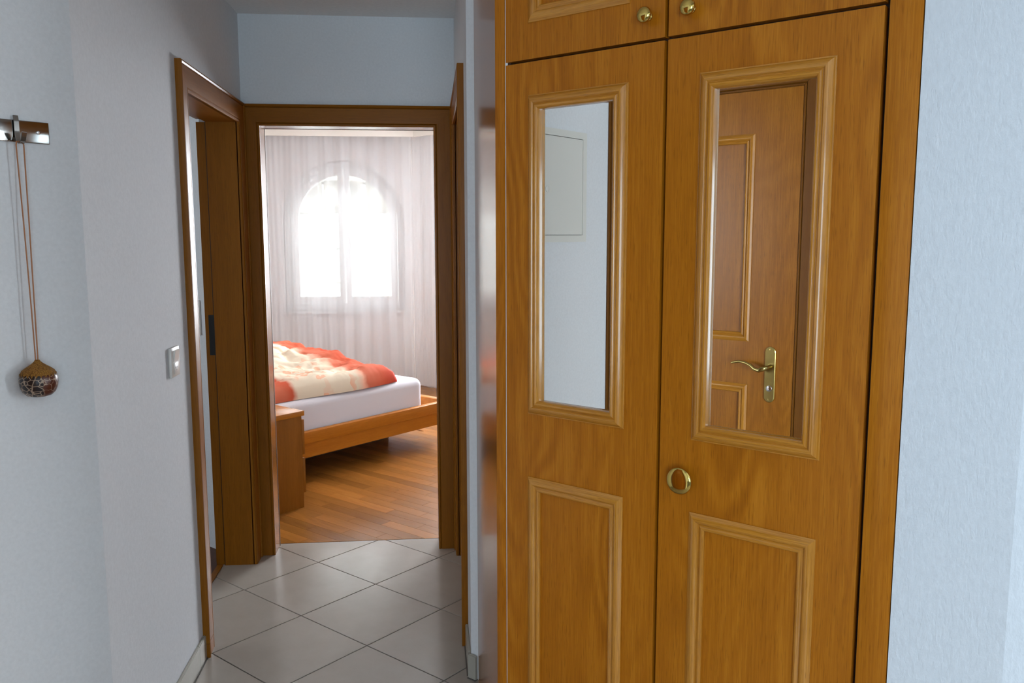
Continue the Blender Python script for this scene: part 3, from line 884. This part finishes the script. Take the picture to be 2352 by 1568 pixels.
UP = [(.0095, 0), (.0095, .004), (.0070, .0065), (.0068, .013), (.010, .016), (.0158, .0185), (.0178, .0215), (.0176, .0245), (.0155, .0275), (.0115, .0298), (.006, .031), (0, .0314)]
BIG = [(.015, 0), (.015, .004), (.010, .007), (.0095, .014), (.016, .017), (.0290, .0195), (.0308, .0212), (.0313, .0232), (.0306, .0250), (.0285, .0266), (.0255, .0277), (.0225, .0284), (.018, .0290), (.012, .0294), (.006, .0296), (0, .0297)]
knob_at(ul, 0.4415, 1.9905, UP)
knob_at(ur, 0.5455, 1.9905, UP)
knob_at(dr, 0.5525, 0.9625, BIG)

# ================================================================== entrance door (mirrored in the wardrobe)
EM = Matrix.Translation(un(E0, NE)) @ RZ     # local x along the wall, +y out of the wall into the hall
ent = thing('door_4', 'oak panelled entrance door with brass lever handle, seen in the mirror', None, EM, kind=ST)
dx0, dx1, dz = 0.100, 0.8805, 2.082
bm = bmesh.new()
px0, px1 = 0.29, 0.692
fr = [(0.16, 0.893), (1.072, 1.9145)]
slab_with_holes(bm, dx0, dx1, 0.006, dz, -0.03, 0.012, [(px0 + .012, px1 - .012, a + .012, b_ - .012) for a, b_ in fr])
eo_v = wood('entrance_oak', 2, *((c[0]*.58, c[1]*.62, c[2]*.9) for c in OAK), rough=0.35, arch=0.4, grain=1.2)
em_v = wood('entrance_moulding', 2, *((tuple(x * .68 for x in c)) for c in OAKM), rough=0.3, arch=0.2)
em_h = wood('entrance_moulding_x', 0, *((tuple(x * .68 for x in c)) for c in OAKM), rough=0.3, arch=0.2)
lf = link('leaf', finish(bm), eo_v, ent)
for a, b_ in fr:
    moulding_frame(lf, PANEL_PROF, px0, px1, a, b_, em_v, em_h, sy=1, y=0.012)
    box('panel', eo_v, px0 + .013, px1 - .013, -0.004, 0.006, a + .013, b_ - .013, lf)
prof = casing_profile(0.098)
efr_v = wood('entrance_frame_oak', 2, *((tuple(x * 0.5 for x in c)) for c in FRM), rough=0.4, arch=0.3, grain=0.7)  # halved tone puts the casing's shadow into the wood colour
efr_h = wood('entrance_frame_oak_shaded_x', 0, *((tuple(x * 0.5 for x in c)) for c in FRM), rough=0.4, arch=0.3, grain=0.7)
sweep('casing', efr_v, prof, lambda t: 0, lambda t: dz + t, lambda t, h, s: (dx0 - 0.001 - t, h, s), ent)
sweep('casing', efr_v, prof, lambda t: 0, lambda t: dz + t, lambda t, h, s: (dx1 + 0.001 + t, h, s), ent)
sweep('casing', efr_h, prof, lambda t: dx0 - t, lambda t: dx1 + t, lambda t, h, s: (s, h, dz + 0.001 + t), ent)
# brass plate, lever and lock
hx, hz0, hz1 = 0.787, 0.828, 1.058
bm = bmesh.new()
rr = 0.0225; pts = []
for k in range(13): pts.append((hx + rr * math.cos(math.pi * k / 12), hz1 - rr + rr * math.sin(math.pi * k / 12)))
for k in range(13): pts.append((hx - rr * math.cos(math.pi * k / 12), hz0 + rr - rr * math.sin(math.pi * k / 12)))
a = [bm.verts.new((x, 0.012, z)) for x, z in pts]; b_ = [bm.verts.new((x, 0.0165, z)) for x, z in pts]
c = [bm.verts.new((hx + (x - hx) * .90, 0.0185, (hz0 + hz1) / 2 + (z - (hz0 + hz1) / 2) * .98)) for x, z in pts]
m = len(pts)
for i in range(m):
    j = (i + 1) % m
    bm.faces.new((a[i], a[j], b_[j], b_[i])); bm.faces.new((b_[i], b_[j], c[j], c[i]))
bm.faces.new(c); bm.faces.new(a[::-1])
hp = link('handle_plate', finish(bm, 30), brass_dull, lf, label='brass handle plate')
bm = bmesh.new()
lz = 0.976
sp_ = [(hx, 0.018, lz), (hx, 0.035, lz), (hx - 0.002, 0.055, lz), (hx - 0.012, 0.062, lz - .004), (hx - 0.030, 0.062, lz - 0.012), (hx - 0.048, 0.061, lz - 0.008), (hx - 0.066, 0.060, lz + 0.006),
       (hx - 0.090, 0.060, lz + 0.015), (hx - 0.115, 0.060, lz + 0.017), (hx - 0.135, 0.062, lz + 0.013), (hx - 0.147, 0.064, lz + 0.009)]
add_tube(bm, sp_, [.010, .0085, .009, .010, .0095, .008, .007, .0065, .006, .0055, .004], 12)
link('lever', finish(bm, 60), brass_dull, lf, label='curved brass lever')
lathe('lock_cylinder', chrome, [(.0125, .018), (.0125, .0205), (.011, .0215), (0, .0215)], 24, lambda x, y, a_: (hx + x, a_, 0.886 + y), lf, label='steel lock cylinder')
for zz in (hz1 - 0.012, hz0 + 0.012):
    lathe('screw', brass_dull, [(.0035, .018), (.0035, .0195), (0, .0200)], 12, lambda x, y, a_: (hx + x, a_, zz + y), lf)

# ================================================================== fuse box on the hook wall (seen in the mirror)
# local frame: x = out of the wall (u), y = along the wall towards the corridor (n)
HM = Matrix.Translation(un(-2.0896, 0.967)) @ RZ
fb = thing('fuse_box', 'cream flush fuse box door on the white wall, seen in the left mirror', 'fuse box', HM)
A0, A1, Z0, Z1 = -0.345, -0.678, 1.482, 1.947
bm = bmesh.new()
fw = 0.028
for ya, yb, za, zb in ((A1, A1 + fw, Z0, Z1), (A0 - fw, A0, Z0, Z1), (A1 + fw, A0 - fw, Z0, Z0 + fw), (A1 + fw, A0 - fw, Z1 - fw, Z1)):
    add_box(bm, 0.0, 0.012, ya, yb, za, zb)
link('frame', finish(bm), panel_cream, fb)
box('recess', panel_gap, 0.0005, 0.003, A1 + fw - .001, A0 - fw + .001, Z0 + fw - .001, Z1 - fw + .001, fb)
fd = box('door', panel_cream, 0.003, 0.010, A1 + fw + .0022, A0 - fw - .0022, Z0 + fw + .0022, Z1 - fw - .0022, fb)
lathe('lock', panel_cream, [(.013, .010), (.013, .0125), (.011, .014), (0, .014)], 24, lambda x, y, a_: (a_, A0 - fw - 0.016 + x, 1.70 + y), fd)

# ================================================================== hook rail and hanging gourd
rail = thing('hook_rail', 'flat brushed steel coat hook rail screwed to the left wall', 'hook rail', HM)
bm = bmesh.new(); add_box(bm, 0.0, 0.0045, -0.335, -0.0655, 1.7233, 1.7722, 0.0018)
link('back_plate', finish(bm, 40), steel, rail)
lathe('screw', chrome, [(.0042, .004), (.0040, .006), (.0022, .0072), (0, .0074)], 16, lambda x, y, a_: (a_, -0.0895 + x, 1.7478 + y), rail)
def hook(yc):
    bm = bmesh.new()
    path = []
    path += [(0.0055, 1.7815), (0.0075, 1.776), (0.0085, 1.768), (0.0085, 1.748), (0.0100, 1.736), (0.0150, 1.7255), (0.0230, 1.7195), (0.0310, 1.7200), (0.0380, 1.7260), (0.0430, 1.7340), (0.0470, 1.7420)]
    wdt = 0.0052; th = 0.0014
    L_ = []
    for i, (x, z) in enumerate(path):
        d = Vector((path[min(i + 1, len(path) - 1)][0] - path[max(i - 1, 0)][0], path[min(i + 1, len(path) - 1)][1] - path[max(i - 1, 0)][1])).normalized()
        nrm = Vector((-d.y, d.x))
        L_.append([bm.verts.new((x + s * nrm.x * th, yc + e * wdt, z + s * nrm.y * th)) for s, e in ((-1, -1), (-1, 1), (1, 1), (1, -1))])
    for A, B in zip(L_, L_[1:]):
        for k in range(4): bm.faces.new((A[k], A[(k + 1) % 4], B[(k + 1) % 4], B[k]))
    bm.faces.new(L_[0][::-1]); bm.faces.new(L_[-1])
    link('hook', finish(bm, 40), steel, rail)
hook(-0.137); hook(-0.275)

gx, gy = 0.031, -0.1385
gd = thing('gourd_pendant', 'carved dark gourd in an ochre crochet cap hanging from the steel hook', 'ornament', HM @ Matrix.Translation((gx, gy, 1.185)))
shell_p = [(0, -.0402), (.016, -.0398), (.0265, -.0365), (.0340, -.0290), (.0388, -.0180), (.0405, -.0065), (.0398, .0045), (.0370, .0130), (.0330, .0180), (.020, .021), (0, .022)]
lathe('shell', gourd_mat, shell_p, 48, lambda x, y, a_: (x, y, a_), gd, smooth=80)
bm = bmesh.new()
cap_p = [(.0374, .0122), (.0368, .0150), (.0340, .0205), (.0270, .0262), (.0190, .0315), (.0115, .0370), (.0065, .0420), (.0050, .0450), (0, .0458)]
add_lathe(bm, cap_p, 40, lambda x, y, a_: (x, y, a_))
for k in range(26):                          # crochet points over the rim
    t = 2 * math.pi * k / 26; t1 = t + 0.075; t2 = t - 0.075
    a = Vector((math.cos(t2) * .0385, math.sin(t2) * .0385, .0135)); b_ = Vector((math.cos(t1) * .0385, math.sin(t1) * .0385, .0135)); c = Vector((math.cos(t) * .0402, math.sin(t) * .0402, .0068))
    a1 = Vector((math.cos(t2) * .0370, math.sin(t2) * .0370, .0155)); b1 = Vector((math.cos(t1) * .0370, math.sin(t1) * .0370, .0155))
    vs = [bm.verts.new(p) for p in (a, b_, c, a1, b1)]
    bm.faces.new((vs[0], vs[1], vs[2])); bm.faces.new((vs[0], vs[3], vs[4], vs[1]))
link('cap', finish(bm, 80), crochet_mat, gd, label='ochre crochet cap')
for s in (-1, 1):
    y_top = 0.0080 * s
    tube('cord', cord_mat, [(-0.002, 0.0025 * s, .0445), (-0.002, 0.0035 * s, .16), (-0.004 + .002 * s, 0.0050 * s, .36), (-0.008, y_top, .530), (-0.008, y_top * .85, .5375)], 0.0016, gd, segs=8)
tube('cord', cord_mat, [(-0.008, -0.0070, .5370), (-0.008, 0, .5382), (-0.008, 0.0070, .5370)], 0.0016, gd, segs=8)

# ================================================================== light switches
def switch_plate(name, label, M, w_, z0, z1, units):
    "local x out of the wall, y along it; units = list of (z0, z1, kind)"
    root = thing(name, label, 'light switch', M)
    bm = bmesh.new(); add_box(bm, 0.0, 0.011, -w_ / 2, w_ / 2, z0, z1, 0.004)
    link('plate', finish(bm, 40), switch_white, root)
    for a, b_, kind in units:
        if kind == 'rocker':
            bm = bmesh.new()
            q = [(0.0105, a), (0.0125, a), (0.0185, b_), (0.0105, b_)]
            lo = [bm.verts.new((x, -w_ * .27, z)) for x, z in q]; hi = [bm.verts.new((x, w_ * .27, z)) for x, z in q]
            bm.faces.new(lo); bm.faces.new(hi[::-1])
            for i in range(4): bm.faces.new((lo[i], hi[i], hi[(i + 1) % 4], lo[(i + 1) % 4]))
            link('rocker', finish(bm), switch_white, root)
        else:
            bm = bmesh.new(); add_box(bm, 0.0105, 0.0128, -w_ * .27, w_ * .27, a, b_, 0.001)
            sk = link('socket', finish(bm, 40), switch_white, root)
            zc = (a + b_) / 2
            for yy, zz in ((-.0095, .002), (.0095, .002), (0, -.005)):
                lathe('hole', switch_dark, [(.0030, .0118), (.0030, .0131), (0, .0131)], 12, lambda x, y, a_: (a_, yy + x, zc + zz + y), sk)
    return root
switch_plate('light_switch', 'white switch and socket plate on corridor wall left of the doorway', Matrix.Translation((XL, 2.791, 0)), 0.088, 1.062, 1.158,
             [(1.112, 1.148, 'rocker'), (1.072, 1.108, 'socket')])
sm = Matrix.Translation(un(-3.664, 2.197)) @ RZ @ Matrix.Rotation(-math.pi / 2, 4, 'Z')
switch_plate('light_switch', 'tall white switch plate inside the side room, seen through the left doorway', sm, 0.085, 1.045, 1.21,
             [(1.165, 1.20, 'rocker'), (1.113, 1.150, 'rocker'), (1.055, 1.092, 'socket')])

# ================================================================== bed
BM = RZ                                      # local x = u, y = n
bed = thing('bed', 'low beech bed frame with wide side rail in the bedroom', 'bed', BM @ Matrix.Translation((-4.17, 2.42, 0)))
def bl(u): return u + 4.17
bm = bmesh.new(); add_box(bm, -0.05, 0.0, 0.0, 2.12, 0.232, 0.304, 0.003); add_box(bm, -0.04, -0.010, 0.0, 2.10, 0.142, 0.240); link('side_rail', finish(bm, 40), bed_wood, bed)
bm = bmesh.new(); add_box(bm, -1.78, -1.73, 0.0, 2.12, 0.142, 0.304, 0.003); link('side_rail', finish(bm, 40), bed_wood, bed)
bm = bmesh.new(); add_box(bm, -1.73, -0.05, 2.06, 2.12, 0.142, 0.304, 0.003); link('foot_rail', finish(bm, 40), bed_wood, bed)
bm = bmesh.new(); add_box(bm, -1.78, 0.0, -0.015, 0.0, 0.10, 0.78, 0.003); link('headboard', finish(bm, 40), bed_wood, bed)
bm = bmesh.new(); add_box(bm, -1.73, -0.05, 0.02, 2.06, 0.19, 0.215); link('slat_base', finish(bm), bed_wood, bed)
box('plinth', edge_brown, -1.45, -0.42, 0.05, 1.86, 0.0, 0.19, bed)  # dark block added in place of legs to deepen the shade below

# mattress
def pillow_box(name, mat, x0, x1, y0, y1, z0, z1, r, M, **kw):
    bm = bmesh.new(); add_box(bm, x0, x1, y0, y1, z0, z1)
    vert = [e for e in bm.edges if abs(e.verts[0].co.z - e.verts[1].co.z) > 0.01]
    bmesh.ops.bevel(bm, geom=vert, offset=r * 1.4, segments=6, profile=0.5, affect='EDGES')
    top = [e for e in bm.edges if min(e.verts[0].co.z, e.verts[1].co.z) > z1 - 1e-4]
    bmesh.ops.bevel(bm, geom=top, offset=r, segments=5, profile=0.5, affect='EDGES')
    return link(name, finish(bm, 60), mat, M=M, **kw)
MB = RZ @ Matrix.Translation((-4.17, 2.42, 0))
pillow_box('mattress', sheet_mat, -1.70, -0.062, 0.04, 1.885, 0.2155, 0.492, 0.05, MB, label='thick mattress in a plain pale grey fitted sheet', cat='mattress')

# duvet: puffy, crumpled, drawn up from the foot
def duvet():
    bm = bmesh.new()
    nx, ny = 90, 130
    x0, x1, y0, y1 = -1.68, -0.085, 0.30, 1.655
    from mathutils import noise
    top, bot = [], []
    for j in range(ny + 1):
        rt, rb = [], []
        t = j / ny
        for i in range(nx + 1):
            s = i / nx
            ex = min(s, 1 - s) * (x1 - x0); ey = min(t, 1 - t) * (y1 - y0)
            ed = min(ex, ey)
            x = x0 + (x1 - x0) * s; y = y0 + (y1 - y0) * t
            # rounded rim
            rim = min(1.0, ed / 0.10)
            puff = 0.110 * math.sqrt(max(0.0, 1 - (1 - rim) ** 2))
            lump = 0.045 * noise.noise(Vector((x * 1.7 + 3.1, y * 1.9, 0.3))) + 0.028 * noise.noise(Vector((x * 4.1, y * 3.3, 2.0)))
            # long creases running up from the foot
            cr = noise.noise(Vector((x * 5.0 + y * 1.5, y * 1.3 - x * 0.6, 5.0)))
            crease = -0.030 * max(0.0, 1 - abs(cr) * 7.0)
            cr2 = noise.noise(Vector((x * 9.0 - y * 2.0, y * 3.0, 9.0)))
            crease += -0.014 * max(0.0, 1 - abs(cr2) * 6.0)
            cr3 = noise.noise(Vector((x * 13.0 + y * 6.0, y * 3.5 - x * 2.0, 4.0)))
            crease += 0.010 * cr3 - 0.008 * max(0.0, 1 - abs(cr3) * 7.0)
            # a second fold of cloth rises towards the far side and the head
            rise = 0.115 * math.exp(-(((x + 1.05) / 0.42) ** 2)) * (1 - 0.35 * t) + 0.03 * math.exp(-(((y - 0.95) / 0.35) ** 2))
            zt = 0.4935 + 0.012 + puff + rim * (lump + crease + rise)
            wob = 0.022 * math.sin(5.3 * y + 1.0) * (1 if s > .5 else -1) * (1 - min(1, ex / 0.3))
            rt.append(bm.verts.new((x + wob, y + 0.02 * math.sin(6 * x) * (1 - min(1, ey / .3)), max(zt, 0.501))))
            rb.append(bm.verts.new((x + wob, y + 0.02 * math.sin(6 * x) * (1 - min(1, ey / .3)), 0.4945)))
        top.append(rt); bot.append(rb)
    for j in range(ny):
        for i in range(nx):
            bm.faces.new((top[j][i], top[j][i + 1], top[j + 1][i + 1], top[j + 1][i]))
            bm.faces.new((bot[j][i], bot[j + 1][i], bot[j + 1][i + 1], bot[j][i + 1]))
    for j in range(ny):
        for i in (0, nx):
            bm.faces.new((top[j][i], top[j + 1][i], bot[j + 1][i], bot[j][i]))
    for i in range(nx):
        for j in (0, ny):
            bm.faces.new((top[j][i], top[j][i + 1], bot[j][i + 1], bot[j][i]))
    return link('duvet', finish(bm, 70), duvet_mat, M=MB, label='crumpled coral and cream printed duvet lying on the mattress', cat='duvet')
duvet()

# ================================================================== nightstand
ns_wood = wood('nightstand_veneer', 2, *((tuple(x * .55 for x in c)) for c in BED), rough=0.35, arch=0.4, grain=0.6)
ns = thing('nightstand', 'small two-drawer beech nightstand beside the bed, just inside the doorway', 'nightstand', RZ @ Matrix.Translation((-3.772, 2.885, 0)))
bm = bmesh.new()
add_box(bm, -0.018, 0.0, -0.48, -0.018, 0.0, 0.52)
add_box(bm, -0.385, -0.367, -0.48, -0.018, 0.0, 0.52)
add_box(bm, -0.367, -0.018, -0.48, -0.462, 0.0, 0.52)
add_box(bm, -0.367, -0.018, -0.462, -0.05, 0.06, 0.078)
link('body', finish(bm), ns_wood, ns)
bm = bmesh.new(); add_box(bm, -0.389, 0.004, -0.482, 0.0, 0.5205, 0.548, 0.0015)
link('top', finish(bm, 40), wood('beech_top', 1, *BED, rough=0.22, arch=0.4, grain=0.5, spec=0.6, relief=0.0), ns)
for a, b_ in ((0.300, 0.498), (0.082, 0.280)):
    bm = bmesh.new(); add_box(bm, -0.383, -0.001, -0.016, 0.0, a, b_, 0.0015)
    dd = link('drawer', finish(bm, 40), ns_wood, ns)
    box('lip', white_lacquer, -0.366, -0.019, -0.030, -0.0165, b_ - 0.03, b_ - 0.001, dd)
